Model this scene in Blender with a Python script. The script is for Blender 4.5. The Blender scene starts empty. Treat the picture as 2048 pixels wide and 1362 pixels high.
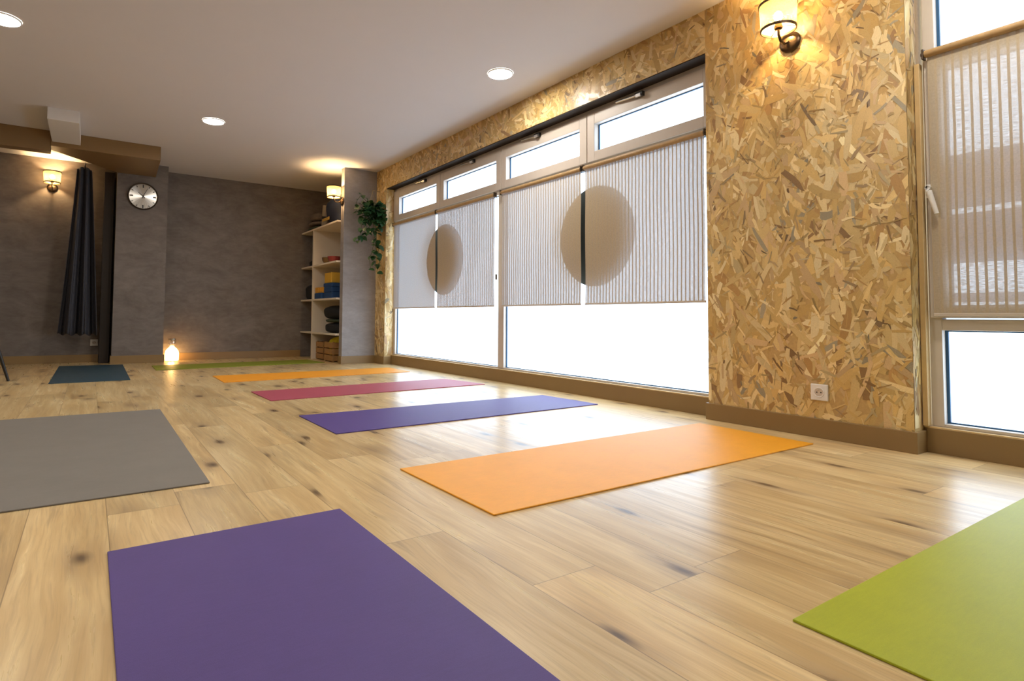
import bpy, bmesh, math, random
import numpy as np
from mathutils import Vector, Matrix, Euler
random.seed(11)
rng = np.random.default_rng(5)
S = bpy.context.scene
C = S.collection
PI = math.pi

# ------------------------------------------------------------------ helpers
class NT:
    def __init__(s, name):
        m = bpy.data.materials.new(name); m.use_nodes = True
        s.m = m; s.t = m.node_tree; s.t.nodes.clear()
        s.out = s.t.nodes.new('ShaderNodeOutputMaterial')
    def n(s, kind, ins=None, **kw):
        nd = s.t.nodes.new('ShaderNode' + kind)
        for k, v in kw.items(): setattr(nd, k, v)
        for k, v in (ins or {}).items(): s.set(nd, k, v)
        return nd
    def set(s, nd, k, v):
        i = nd.inputs[k]
        if isinstance(v, bpy.types.NodeSocket): s.t.links.new(v, i)
        elif isinstance(v, bpy.types.Node): s.t.links.new(v.outputs[0], i)
        else:
            if isinstance(v, (tuple, list)) and len(v) == 3 and i.type == 'RGBA': v = (*v, 1)
            i.default_value = v
    def math(s, op, a, b=0.0, c=None):
        ins = {0: a, 1: b}
        if c is not None: ins[2] = c
        return s.n('Math', ins, operation=op).outputs[0]
    def mix(s, f, a, b, mode='MIX'):
        nd = s.n('Mix', data_type='RGBA', blend_type=mode)
        s.set(nd, 0, f); s.set(nd, 6, a); s.set(nd, 7, b)
        return nd.outputs[2]
    def ramp(s, f, stops, interp='LINEAR'):
        nd = s.n('ValToRGB', {0: f}); cr = nd.color_ramp; cr.interpolation = interp
        while len(cr.elements) < len(stops): cr.elements.new(0.5)
        for e, (p, c) in zip(cr.elements, stops):
            e.position = p; e.color = (*c, 1) if len(c) == 3 else c
        return nd.outputs[0]
    def maprange(s, v, a, b, c=0.0, d=1.0):
        return s.n('MapRange', {0: v, 1: a, 2: b, 3: c, 4: d}).outputs[0]
    def obj(s): return s.n('TexCoord').outputs['Object']
    def scale(s, v, sc): return s.n('Mapping', {0: v, 3: sc}).outputs[0]
    def noise(s, v, scale, detail=2.0, rough=0.5): return s.n('TexNoise', {0: v, 'Scale': scale, 'Detail': detail, 'Roughness': rough}).outputs[0]
    def bump(s, h, strength=0.2, dist=0.002): return s.n('Bump', {'Height': h, 'Strength': strength, 'Distance': dist}).outputs[0]
    def princ(s, base, rough=0.5, metal=0.0, normal=None, spec=0.5, **kw):
        p = s.n('BsdfPrincipled', {'Base Color': base, 'Roughness': rough, 'Metallic': metal, 'Specular IOR Level': spec})
        for k, v in kw.items(): s.set(p, k, v)
        if normal is not None: s.set(p, 'Normal', normal)
        return p
    def done(s, sh):
        s.set(s.out, 'Surface', sh); return s.m

def plain(name, col, rough=0.5, metal=0.0, var=0.12, scale=30.0, bump=0.0, spec=0.5, **kw):
    t = NT(name); o = t.obj()
    nz = t.noise(o, scale, 3)
    c = t.mix(nz, tuple(x * (1 - var) for x in col), tuple(min(1, x * (1 + var)) for x in col))
    nb = t.bump(nz, bump) if bump else None
    return t.done(t.princ(c, rough, metal, nb, spec, **kw))

def emit(name, col, st):
    t = NT(name); return t.done(t.n('Emission', {0: col, 1: st}))

class MB:
    """collects shapes into one mesh"""
    def __init__(s): s.v = []; s.f = []; s.m = []
    def add(s, vs, fs, mi=0):
        b = len(s.v); s.v += [tuple(v) for v in vs]; s.f += [tuple(b + i for i in f) for f in fs]; s.m += [mi] * len(fs); return s
    def box(s, x0, y0, z0, x1, y1, z1, mi=0):
        return s.add([(x0,y0,z0),(x1,y0,z0),(x1,y1,z0),(x0,y1,z0),(x0,y0,z1),(x1,y0,z1),(x1,y1,z1),(x0,y1,z1)],
                     [(0,3,2,1),(4,5,6,7),(0,1,5,4),(1,2,6,5),(2,3,7,6),(3,0,4,7)], mi)
    def prism(s, pts, z0, z1, mi=0):
        n = len(pts)
        return s.add([(*p, z0) for p in pts] + [(*p, z1) for p in pts],
                     [tuple(range(n))[::-1], tuple(range(n, 2*n))] + [(i, (i+1) % n, n + (i+1) % n, n + i) for i in range(n)], mi)
    def lathe(s, prof, n=32, at=(0,0,0), axis='z', mi=0, cap=True):
        vs = []
        for r, h in prof:
            for k in range(n):
                a = 2*PI*k/n; c, q = r*math.cos(a), r*math.sin(a)
                p = (c, q, h) if axis == 'z' else ((h, c, q) if axis == 'x' else (q, h, c))
                vs.append((p[0]+at[0], p[1]+at[1], p[2]+at[2]))
        fs = []
        for i in range(len(prof)-1):
            for k in range(n): fs.append((i*n+k, i*n+(k+1) % n, (i+1)*n+(k+1) % n, (i+1)*n+k))
        if cap: fs += [tuple(range(n))[::-1], tuple((len(prof)-1)*n + k for k in range(n))]
        return s.add(vs, fs, mi)
    def tube(s, pts, r, n=10, mi=0):
        pts = [Vector(p) for p in pts]; rs = r if isinstance(r, (list, tuple)) else [r]*len(pts)
        vs = []; up = Vector((0.13, 0.27, 0.95)).normalized()
        for i, p in enumerate(pts):
            d = (pts[min(i+1, len(pts)-1)] - pts[max(i-1, 0)]).normalized()
            a = d.cross(up)
            if a.length < 1e-3: a = d.cross(Vector((1, 0, 0)))
            a.normalize(); b = d.cross(a)
            for k in range(n):
                t = 2*PI*k/n; vs.append(p + (a*math.cos(t) + b*math.sin(t))*rs[i])
        fs = [(i*n+k, i*n+(k+1) % n, (i+1)*n+(k+1) % n, (i+1)*n+k) for i in range(len(pts)-1) for k in range(n)]
        fs += [tuple(range(n))[::-1], tuple((len(pts)-1)*n+k for k in range(n))]
        return s.add(vs, fs, mi)
    def sphere(s, c, r, n=16, m=10, mi=0):
        rx, ry, rz = r if isinstance(r, tuple) else (r, r, r)
        vs = [(c[0], c[1], c[2]-rz)]
        for i in range(1, m):
            t = -PI/2 + PI*i/m
            for k in range(n):
                a = 2*PI*k/n; vs.append((c[0]+rx*math.cos(t)*math.cos(a), c[1]+ry*math.cos(t)*math.sin(a), c[2]+rz*math.sin(t)))
        vs.append((c[0], c[1], c[2]+rz)); L = len(vs)-1
        fs = [(0, 1+(k+1) % n, 1+k) for k in range(n)]
        for i in range(m-2):
            for k in range(n): fs.append((1+i*n+k, 1+i*n+(k+1) % n, 1+(i+1)*n+(k+1) % n, 1+(i+1)*n+k))
        b = 1+(m-2)*n
        fs += [(b+k, b+(k+1) % n, L) for k in range(n)]
        return s.add(vs, fs, mi)
    def build(s, name, mats, parent=None, smooth=False, bevel=0.0, seg=2, xf=None):
        if not isinstance(mats, (list, tuple)): mats = [mats]
        me = bpy.data.meshes.new(name)
        vs = [xf @ Vector(v) for v in s.v] if xf is not None else s.v
        me.from_pydata(vs, [], s.f); me.validate()
        for m in mats: me.materials.append(m)
        if len(mats) > 1:
            for p, i in zip(me.polygons, s.m): p.material_index = i
        if smooth:
            for p in me.polygons: p.use_smooth = True
        bm = bmesh.new(); bm.from_mesh(me); bmesh.ops.recalc_face_normals(bm, faces=bm.faces); bm.to_mesh(me); bm.free()
        o = bpy.data.objects.new(name, me); C.objects.link(o)
        if parent is not None: o.parent = parent
        if bevel:
            b = o.modifiers.new('bevel', 'BEVEL'); b.width = bevel; b.segments = seg; b.limit_method = 'ANGLE'; b.angle_limit = 0.6
        if smooth:
            try: me.set_sharp_from_angle(angle=0.7)
            except Exception: pass
        return o

def thing(name, label, cat, loc=(0,0,0), rot=(0,0,0), group=None):
    o = bpy.data.objects.new(name, None); C.objects.link(o); o.empty_display_size = 0.05
    o.location = loc; o.rotation_euler = rot
    return tag(o, label, cat, group)
def tag(o, label, cat, group=None):
    o['label'] = label; o['category'] = cat
    if group: o['group'] = group
    return o
def struct(o): o['kind'] = 'structure'; return o
def sempty(name, loc=(0,0,0)):
    o = bpy.data.objects.new(name, None); C.objects.link(o); o.location = loc; return struct(o)
def copy_tree(o, parent=None):
    c = o.copy(); C.objects.link(c)
    if parent is not None: c.parent = parent
    for ch in [k for k in bpy.data.objects if k.parent == o and k != c]: copy_tree(ch, c)
    return c

# ------------------------------------------------------------------ dimensions (metres)
ZC = 2.425            # ceiling
XA = 3.034            # OSB face of window wall
XF = 3.145            # window frame face
XG = 3.190            # glass
ZH = 2.165            # head of the windows
ZS = 0.108            # sill
ZB = 0.094            # baseboard height
Y1A, Y1B = 2.050, 6.450   # window 1 opening
Y2A, Y2B = -1.00, 1.055   # window 2 opening
YB = 8.35; YR = 8.26; YP = 7.955; YS = 6.73
XL = -2.6; YN = -2.2

# ------------------------------------------------------------------ materials
def mat_floor():
    t = NT('oak_laminate'); o = t.obj()
    sp = t.n('SeparateXYZ', {0: o}); x, y = sp.outputs[0], sp.outputs[1]
    u = t.math('DIVIDE', t.math('ADD', x, 0.19*30 - 0.059), 0.19)
    iu = t.math('FLOOR', u); fu = t.math('FRACT', u)
    wn = t.n('TexWhiteNoise', {1: iu}, noise_dimensions='1D').outputs[0]
    v = t.math('DIVIDE', t.math('ADD', t.math('ADD', y, 10.0), t.math('MULTIPLY', wn, 1.28)), 1.28)
    iv = t.math('FLOOR', v); fv = t.math('FRACT', v)
    pid = t.math('ADD', t.math('MULTIPLY', iu, 17.3), t.math('MULTIPLY', iv, 5.71))
    rnd = t.n('TexWhiteNoise', {1: pid}, noise_dimensions='1D')
    r1 = rnd.outputs[0]; rc = t.n('SeparateColor', {0: rnd.outputs[1]})
    off = t.n('CombineXYZ', {0: t.math('MULTIPLY', r1, 37.0), 1: t.math('MULTIPLY', rc.outputs[1], 53.0), 2: 0.0})
    p = t.n('VectorMath', {0: o, 1: off}, operation='ADD').outputs[0]
    # warp for cathedral grain
    wv = t.n('TexNoise', {0: t.scale(p, (7, 1.3, 1)), 'Scale': 1.0, 'Detail': 3.0}).outputs[1]
    pw = t.n('VectorMath', {0: p, 1: t.n('VectorMath', {0: wv, 1: (0.085, 0.05, 0)}, operation='MULTIPLY').outputs[0]}, operation='ADD').outputs[0]
    g1 = t.noise(t.scale(pw, (34, 1.7, 1)), 1.0, 4, 0.6)
    g2 = t.noise(t.scale(pw, (150, 5.0, 1)), 1.0, 3, 0.6)
    g3 = t.noise(t.scale(p, (6, 1.0, 1)), 1.0, 3, 0.55)
    # knots and dark streaks
    vo = t.n('TexVoronoi', {0: t.scale(pw, (4.6, 2.0, 1)), 'Scale': 1.0, 'Randomness': 1.0}, voronoi_dimensions='2D'); d = vo.outputs['Distance']
    ks = t.n('SeparateColor', {0: vo.outputs['Color']}).outputs[0]
    kn = t.math('MULTIPLY', t.maprange(d, 0.12, 0.02), t.math('GREATER_THAN', ks, 0.5))
    halo = t.math('MULTIPLY', t.maprange(d, 0.34, 0.04), t.math('GREATER_THAN', ks, 0.4))
    st = t.maprange(t.noise(t.scale(pw, (17, 0.9, 1)), 1.0, 5, 0.65), 0.575, 0.72)
    base = t.ramp(g3, [(0.28, (0.56, 0.41, 0.205)), (0.5, (0.70, 0.54, 0.285)), (0.72, (0.79, 0.635, 0.37))])
    base = t.mix(t.maprange(g1, 0.42, 0.62), t.mix(1.0, base, (0.83, 0.77, 0.69), 'MULTIPLY'), base)
    base = t.mix(t.math('MULTIPLY', t.maprange(g2, 0.5, 0.36), 0.28), base, (0.34, 0.23, 0.12))
    base = t.mix(t.math('MULTIPLY', st, 0.7), base, (0.23, 0.145, 0.075))
    base = t.mix(t.math('MULTIPLY', halo, t.math('MULTIPLY', t.maprange(g1, 0.35, 0.6), 0.8)), base, (0.25, 0.155, 0.085))
    base = t.mix(t.math('MULTIPLY', kn, 0.92), base, (0.085, 0.05, 0.028))
    tone = t.ramp(r1, [(0.0, (0.86, 0.83, 0.79)), (0.5, (1, 1, 1)), (1.0, (1.09, 1.06, 1.02))])
    base = t.mix(1.0, base, tone, 'MULTIPLY')
    su = t.math('LESS_THAN', t.math('ABSOLUTE', t.math('SUBTRACT', fu, 0.5)), 0.4935)
    sv = t.math('LESS_THAN', t.math('ABSOLUTE', t.math('SUBTRACT', fv, 0.5)), 0.4991)
    seam = t.math('SUBTRACT', 1.0, t.math('MULTIPLY', su, sv))
    base = t.mix(t.math('MULTIPLY', seam, 0.6), base, (0.18, 0.11, 0.06))
    rough = t.maprange(g1, 0.3, 0.7, 0.34, 0.26)
    h = t.math('SUBTRACT', t.math('MULTIPLY', g2, 0.25), t.math('MULTIPLY', seam, 1.0))
    return t.done(t.princ(base, rough, 0, t.bump(h, 0.12, 0.0008), 0.55))

def mat_plaster(name, a, b, c):
    t = NT(name); o = t.obj()
    w = t.n('TexNoise', {0: o, 'Scale': 2.0, 'Detail': 2.0}).outputs[1]
    p = t.n('VectorMath', {0: o, 1: t.n('VectorMath', {0: w, 1: (0.35, 0.35, 0.2)}, operation='MULTIPLY').outputs[0]}, operation='ADD').outputs[0]
    n1 = t.noise(t.scale(p, (3.4, 3.4, 7)), 1.0, 5, 0.6)
    n2 = t.noise(t.scale(p, (11, 11, 26)), 1.0, 4, 0.65)
    f = t.math('ADD', t.math('MULTIPLY', n1, 0.6), t.math('MULTIPLY', n2, 0.4))
    col = t.ramp(f, [(0.36, a), (0.5, b), (0.66, c)])
    return t.done(t.princ(col, 0.62, 0, t.bump(n2, 0.25, 0.004), 0.35))

def mat_osb_flake():
    t = NT('osb_flakes')
    col = t.n('VertexColor', layer_name='col').outputs[0]
    uv = t.n('UVMap').outputs[0]
    g = t.noise(t.scale(uv, (7, 110, 1)), 1.0, 4, 0.65)
    c = t.mix(1.0, col, t.ramp(g, [(0.3, (0.66, 0.60, 0.52)), (0.47, (0.96, 0.95, 0.93)), (0.72, (1.16, 1.15, 1.12))]), 'MULTIPLY')
    return t.done(t.princ(c, 0.31, 0, t.bump(g, 0.14, 0.001), 0.5))

def mat_mat(name, col, rough=0.5):
    t = NT(name); o = t.obj()
    n1 = t.noise(o, 900, 2); n2 = t.noise(o, 5, 4, 0.6); n3 = t.noise(t.scale(o, (22, 160, 40)), 1.0, 2)
    f = t.math('ADD', t.math('MULTIPLY', n1, 0.45), t.math('ADD', t.math('MULTIPLY', n2, 0.35), t.math('MULTIPLY', n3, 0.2)))
    c = t.mix(t.maprange(f, 0.3, 0.7), tuple(x*0.86 for x in col), tuple(min(1, x*1.13) for x in col))
    return t.done(t.princ(c, rough, 0, t.bump(n1, 0.35, 0.0006), 0.42))

def mat_blind():
    t = NT('woven_blind'); o = t.obj()
    sp = t.n('SeparateXYZ', {0: o}); y, z = sp.outputs[1], sp.outputs[2]
    wob = t.math('MULTIPLY', t.math('SUBTRACT', t.noise(t.scale(o, (1, 30, 5)), 1.0, 2), 0.5), 0.10)
    s = t.math('FRACT', t.math('ADD', t.math('DIVIDE', t.math('ADD', y, 20.0), 0.030), wob))
    stripe = t.math('LESS_THAN', t.math('ABSOLUTE', t.math('SUBTRACT', s, 0.5)), 0.16)
    th = t.noise(t.scale(o, (1, 45, 420)), 1.0, 2, 0.7)          # weft threads
    th2 = t.noise(t.scale(o, (1, 160, 90)), 1.0, 3, 0.7)
    tone = t.mix(th2, (0.39, 0.305, 0.19), (0.56, 0.465, 0.33))
    tr = t.mix(th2, (0.56, 0.60, 0.66), (0.82, 0.87, 0.95))
    dif = t.n('BsdfDiffuse', {0: tone})
    trl = t.n('BsdfTranslucent', {0: tr})
    tpa = t.n('BsdfTransparent', {0: (1, 1, 1)})
    band = t.n('MixShader', {0: 0.085, 1: dif, 2: trl})
    hole = t.maprange(th, 0.40, 0.60, 0.01, 0.125)
    band = t.n('MixShader', {0: hole, 1: band, 2: tpa})
    bar = t.n('MixShader', {0: 0.02, 1: dif, 2: trl})
    return t.done(t.n('MixShader', {0: stripe, 1: band, 2: bar}))

def mat_pane(name, col, st):
    t = NT(name)
    e = t.n('Emission', {0: col, 1: st})
    return t.done(e)

def mat_glassy(name, tint, gloss=0.08, transl=0.0, rough=0.05):
    t = NT(name)
    a = t.n('BsdfTransparent', {0: tint})
    if transl:
        a = t.n('MixShader', {0: transl, 1: a, 2: t.n('BsdfTranslucent', {0: tint})})
    fr = t.n('LayerWeight', {0: 0.35}).outputs[1]
    f = t.math('ADD', t.math('MULTIPLY', fr, 0.5), gloss)
    return t.done(t.n('MixShader', {0: f, 1: a, 2: t.n('BsdfGlossy', {0: (1, 1, 1), 1: rough})}))

def mat_shade():
    t = NT('woven_shade'); o = t.obj()
    nz = t.noise(t.scale(o, (60, 60, 190)), 1.0, 3, 0.7)
    dif = t.n('BsdfDiffuse', {0: t.mix(nz, (0.30, 0.19, 0.07), (0.66, 0.50, 0.26))})
    trl = t.n('BsdfTranslucent', {0: t.mix(nz, (0.60, 0.40, 0.13), (0.9, 0.70, 0.36))})
    w = t.n('MixShader', {0: 0.07, 1: dif, 2: trl})
    hole = t.maprange(t.noise(t.scale(o, (150, 150, 260)), 1.0, 2), 0.50, 0.62, 0.02, 0.34)
    return t.done(t.n('MixShader', {0: hole, 1: w, 2: t.n('BsdfTransparent')}))

def mat_brushed():
    t = NT('brushed_steel_dial'); o = t.obj()
    sp = t.n('SeparateXYZ', {0: o})
    ang = t.math('ARCTAN2', sp.outputs[2], sp.outputs[0])
    n = t.noise(t.n('CombineXYZ', {0: t.math('MULTIPLY', ang, 9.0)}).outputs[0], 1.0, 4, 0.7)
    c = t.ramp(n, [(0.3, (0.46, 0.44, 0.40)), (0.7, (0.80, 0.78, 0.73))])
    tg = t.n('Tangent', direction_type='RADIAL', axis='Y').outputs[0]
    return t.done(t.princ(c, 0.26, 1.0, None, 0.5, Anisotropic=0.9, Tangent=tg, **{'Anisotropic Rotation': 0.25}))

M = {}
M['floor'] = mat_floor()
M['plaster'] = mat_plaster('taupe_plaster', (0.138, 0.114, 0.097), (0.172, 0.145, 0.126), (0.215, 0.185, 0.163))
M['plaster_light'] = mat_plaster('grey_taupe_plaster', (0.235, 0.215, 0.208), (0.275, 0.252, 0.245), (0.325, 0.300, 0.292))
M['ceiling'] = plain('ceiling_paint', (0.66, 0.628, 0.618), 0.75, var=0.015, scale=4)
M['osb_base'] = plain('osb_base', (0.52, 0.34, 0.13), 0.5, var=0.2, scale=60)
M['osb'] = mat_osb_flake()
M['brown'] = plain('brown_paint', (0.235, 0.135, 0.048), 0.42, var=0.05, scale=8)
M['brown_trim'] = plain('brown_skirting', (0.255, 0.158, 0.060), 0.40, var=0.06, scale=8)
M['dark_brown'] = plain('dark_brown_paint', (0.022, 0.013, 0.007), 0.65, var=0.1, scale=8)
M['timber'] = plain('pale_timber', (0.62, 0.43, 0.20), 0.5, var=0.15, scale=25)
M['frame'] = plain('taupe_aluminium', (0.58, 0.515, 0.45), 0.42, var=0.03, scale=20)
M['fringe_strip'] = plain('blue_lens_fringe', (0.02, 0.09, 0.20), 0.5, var=0.1)  # pane edge strip, its blue painting in the lens's colour fringe
M['pane'] = mat_pane('frosted_daylight_pane', (0.66, 0.82, 1.0), 2.4)
M['pane_clear'] = mat_pane('street_side_pane', (0.70, 0.84, 1.0), 2.4)
t = NT('privacy_film'); M['film'] = t.done(t.n('MixShader', {0: 0.42, 1: t.n('BsdfTransparent', {0: (0.80, 0.76, 0.80)}), 2: t.n('BsdfDiffuse', {0: (0.30, 0.27, 0.26)})}))
M['decal'] = plain('dark_round_decal', (0.035, 0.045, 0.05), 0.6, var=0.1)
M['blind'] = mat_blind()
M['wood_rod'] = plain('brown_wood_rod', (0.42, 0.27, 0.12), 0.5, var=0.25, scale=40)
M['white_plastic'] = plain('white_plastic', (0.78, 0.76, 0.73), 0.4, var=0.03)
M['white_paint'] = plain('white_box_paint', (0.72, 0.69, 0.66), 0.6, var=0.02)
M['cream'] = plain('cream_board', (0.74, 0.65, 0.52), 0.5, var=0.03, scale=8)
M['black'] = plain('black_metal', (0.016, 0.015, 0.014), 0.4, 0.0, var=0.1)
M['bronze'] = plain('dark_bronze', (0.065, 0.042, 0.025), 0.32, 0.7, var=0.1)
M['chrome'] = plain('chrome', (0.75, 0.74, 0.72), 0.22, 1.0, var=0.03)
M['shade'] = mat_shade()
M['brass'] = plain('aged_brass_ring', (0.07, 0.04, 0.015), 0.45, 0.5, var=0.15)
M['bulb'] = emit('warm_bulb', (1.0, 0.68, 0.33), 560)
M['down'] = emit('downlight_diffuser', (1.0, 0.93, 0.83), 104)
M['bottle_glow'] = emit('string_light_glow', (1.0, 0.62, 0.24), 75)
M['bottle'] = mat_glassy('bottle_glass', (1.0, 0.93, 0.80), 0.04, 0.55, 0.1)
M['clear'] = mat_glassy('clear_glass', (0.92, 0.94, 0.98), 0.15, 0.0, 0.05)
M['curtain'] = plain('charcoal_curtain', (0.040, 0.040, 0.050), 0.85, var=0.15, scale=60)
M['dial'] = mat_brushed()
M['leaf'] = plain('pothos_leaf', (0.028, 0.085, 0.026), 0.38, var=0.45, scale=14)
M['stem'] = plain('vine_stem', (0.07, 0.10, 0.03), 0.6)
M['pot'] = plain('grey_pot', (0.33, 0.34, 0.34), 0.6)
M['cord'] = plain('hemp_cord', (0.35, 0.26, 0.15), 0.9)
M['navy'] = plain('navy_cloth', (0.012, 0.020, 0.050), 0.8, var=0.2)
M['blackcloth'] = plain('black_cloth', (0.010, 0.010, 0.011), 0.85, var=0.2)
M['greencloth'] = plain('dark_green_cloth', (0.045, 0.06, 0.032), 0.85, var=0.2)
M['yellowcloth'] = plain('mustard_cloth', (0.42, 0.27, 0.05), 0.8, var=0.2)
M['yellow'] = plain('bright_yellow_cloth', (0.75, 0.62, 0.03), 0.8, var=0.15)
M['greycloth'] = plain('grey_brown_blanket', (0.15, 0.115, 0.085), 0.9, var=0.4, scale=40)
M['beigecloth'] = plain('beige_cloth', (0.26, 0.21, 0.15), 0.9, var=0.2)
M['oblock'] = plain('orange_foam', (0.72, 0.33, 0.03), 0.7, var=0.08)
M['yblock'] = plain('yellow_foam', (0.66, 0.38, 0.04), 0.7, var=0.08)
M['bblock'] = plain('blue_foam', (0.012, 0.055, 0.17), 0.7, var=0.1)
M['crate'] = plain('crate_wood', (0.36, 0.19, 0.065), 0.6, var=0.25, scale=30)
M['bowlb'] = plain('bronze_bowl', (0.20, 0.12, 0.05), 0.35, 0.6, var=0.2)
M['bowlr'] = plain('red_bowl', (0.30, 0.035, 0.03), 0.35, var=0.2)

# ------------------------------------------------------------------ setting
struct(MB().box(XL-.1, YN-.1, -.1, XA+.30, YB+.12, 0).build('floor', M['floor']))
struct(MB().box(XL-.1, YN-.1, ZC, XA+.30, YB+.12, ZC+.1).build('ceiling', M['ceiling']))
struct(MB().box(XL-.1, YN-.1, 0, XL, YB+.12, ZC).build('wall_left', M['plaster_light']))
struct(MB().box(XL-.1, YN-.1, 0, XA+.30, YN, ZC).build('wall_front', M['plaster_light']))
w = MB().box(XL, YB, 0, 0.5, YB+.1, ZC).box(0.5, YR, 0, XA+.2, YB+.1, ZC)
struct(w.build('wall_back', M['plaster']))
w = MB().box(0.227, YP, 0, 0.769, YR+.02, ZC)
struct(w.build('wall_pillar', M['plaster']))
struct(MB().box(2.597, YS, 0, XA, YS+.10, ZC).build('wall_partition', M['plaster_light']))

# OSB-clad window wall: cores plus overlapping flakes (one mesh)
FL_V, FL_F, FL_C, FL_UV = [], [], [], []
def clip(poly, x0, x1, y0, y1):
    def cut(P, ax, val, sgn):
        R = []
        for i in range(len(P)):
            a, b = P[i], P[(i+1) % len(P)]
            ia, ib = (a[ax]-val)*sgn >= 0, (b[ax]-val)*sgn >= 0
            if ia: R.append(a)
            if ia != ib:
                t = (val-a[ax])/(b[ax]-a[ax]); R.append((a[0]+t*(b[0]-a[0]), a[1]+t*(b[1]-a[1])))
        return R
    for ax, val, sg in ((0, x0, 1), (0, x1, -1), (1, y0, 1), (1, y1, -1)):
        poly = cut(poly, ax, val, sg)
        if len(poly) < 3: return []
    return poly
PAL = [((0.68,0.50,0.22), 5), ((0.62,0.43,0.165), 5), ((0.74,0.58,0.30), 4), ((0.56,0.37,0.13), 3.0), ((0.60,0.42,0.215), 2.5),
       ((0.46,0.275,0.10), 1.3), ((0.32,0.19,0.08), 0.5), ((0.36,0.31,0.21), 0.5), ((0.80,0.66,0.38), 1.6), ((0.24,0.16,0.08), 0.25)]
PC = [p[0] for p in PAL]; PW = np.array([p[1] for p in PAL]); PW = PW/PW.sum()
def flakes(org, du, dv, nrm, W, H, dens=720, ang=84, spread=36, depth=0.0024):
    org, du, dv, nrm = map(Vector, (org, du, dv, nrm))
    n1 = int(W*H*dens); n2 = int(n1*0.55)
    tot = n1 + n2
    for k in range(tot):
        small = k >= n1 or random.random() < 0.1
        if small: L = random.uniform(0.02, 0.09); w_ = random.uniform(0.003, 0.015)
        else: L = random.uniform(0.07, 0.20); w_ = random.uniform(0.013, 0.044)
        a = math.radians(random.gauss(ang, spread if not small else spread*1.5))
        cx, cy = random.uniform(-.03, W+.03), random.uniform(-.03, H+.03)
        j = lambda s: random.uniform(-s, s)
        ns = 3 if small else 5
        te, tf = random.uniform(.35, 1.0), random.uniform(.35, 1.0)
        bend = j(w_*.35); top = []; bot = []
        for q in range(ns):
            u = q/(ns-1)-.5
            hw = w_/2*(1-(1-te)*max(0, -u*2)**3-(1-tf)*max(0, u*2)**3)
            x_ = u*L*.94+j(L*.025); y_ = bend*(1-4*u*u)
            bot.append((x_+j(L*.02), y_-hw*(1+j(.16)))); top.append((x_+j(L*.02), y_+hw*(1+j(.16))))
        pts = bot + ([] if small else [(L/2+j(L*.05), j(w_*.25)), (L*.45+j(L*.03), w_*.2)]) + top[::-1] + ([] if small else [(-L/2+j(L*.05), j(w_*.25))])
        ca, sa = math.cos(a), math.sin(a)
        poly = clip([(cx+p*ca-q*sa, cy+p*sa+q*ca) for p, q in pts], 0, W, 0, H)
        if len(poly) < 3: continue
        z = 0.0003 + depth*(k/tot)
        b = len(FL_V)
        ox, oy = random.uniform(0, 50), random.uniform(0, 50)
        for (p, q) in poly:
            FL_V.append(org + du*p + dv*q + nrm*z)
            r, s_ = p-cx, q-cy
            FL_UV.append((r*ca+s_*sa+ox, -r*sa+s_*ca+oy))
        FL_F.append(tuple(range(b, b+len(poly))))
        c = PC[rng.choice(len(PC), p=PW)]; v = random.gauss(1.0, 0.10)
        if small and random.random() < 0.35: v *= 0.66  # some slivers darkened to paint in shadow lines between flakes
        FL_C.append((*(min(1, x*v) for x in c), 1))
def build_right():
    b = MB()
    ye, yn = YS+.02, YN
    XO = XA+.20
    b.box(XA, yn, ZH, XO, YR, ZC)                 # header
    b.box(XA, Y2B, 0, XO, Y1A, ZH)                # pillar between the windows
    b.box(XA, Y1B, 0, XO, YR, ZH)                 # far pier
    b.box(XA, yn, 0, XO, Y2A, ZH)                 # near pier
    b.box(XF-.008, Y1A, 0, XO, Y1B, ZS)           # parapets
    b.box(XF-.008, Y2A, 0, XO, Y2B, ZS)
    nb = len(b.f)
    flakes((XA, Y2B, ZB-.01), (0,1,0), (0,0,1), (-1,0,0), Y1A-Y2B, ZC-ZB+.01)
    flakes((XA, Y1A, ZH), (0,1,0), (0,0,1), (-1,0,0), Y1B-Y1A, ZC-ZH, ang=60, spread=45)
    flakes((XA, Y1B, ZB-.01), (0,1,0), (0,0,1), (-1,0,0), YS-Y1B, ZC-ZB+.01)
    flakes((XA, Y1B, ZS), (1,0,0), (0,0,1), (0,-1,0), XF-XA, ZH-ZS, ang=90, spread=25)
    flakes((XA, Y2B, ZS), (1,0,0), (0,0,1), (0,-1,0), XF-XA, ZH-ZS, ang=90, spread=25)
    nv = len(b.v)
    me = bpy.data.meshes.new('wall_right')
    me.from_pydata(list(b.v) + [tuple(v) for v in FL_V], [], list(b.f) + [tuple(i+nv for i in f) for f in FL_F])
    me.materials.append(M['osb_base']); me.materials.append(M['osb'])
    uv = me.uv_layers.new(name='UVMap'); ca = me.color_attributes.new('col', 'FLOAT_COLOR', 'CORNER')
    uvs = np.zeros((len(me.loops), 2), np.float32); cols = np.ones((len(me.loops), 4), np.float32)
    li = sum(len(f) for f in b.f); k = 0
    for f, c in zip(FL_F, FL_C):
        for _ in f:
            uvs[li] = FL_UV[k]; cols[li] = c; li += 1; k += 1
    uv.data.foreach_set('uv', uvs.ravel()); ca.data.foreach_set('color', cols.ravel())
    mi = np.ones(len(me.polygons), np.int32); mi[:nb] = 0
    me.polygons.foreach_set('material_index', mi); me.update()
    o = bpy.data.objects.new('wall_right', me); C.objects.link(o); struct(o)
build_right()

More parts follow.
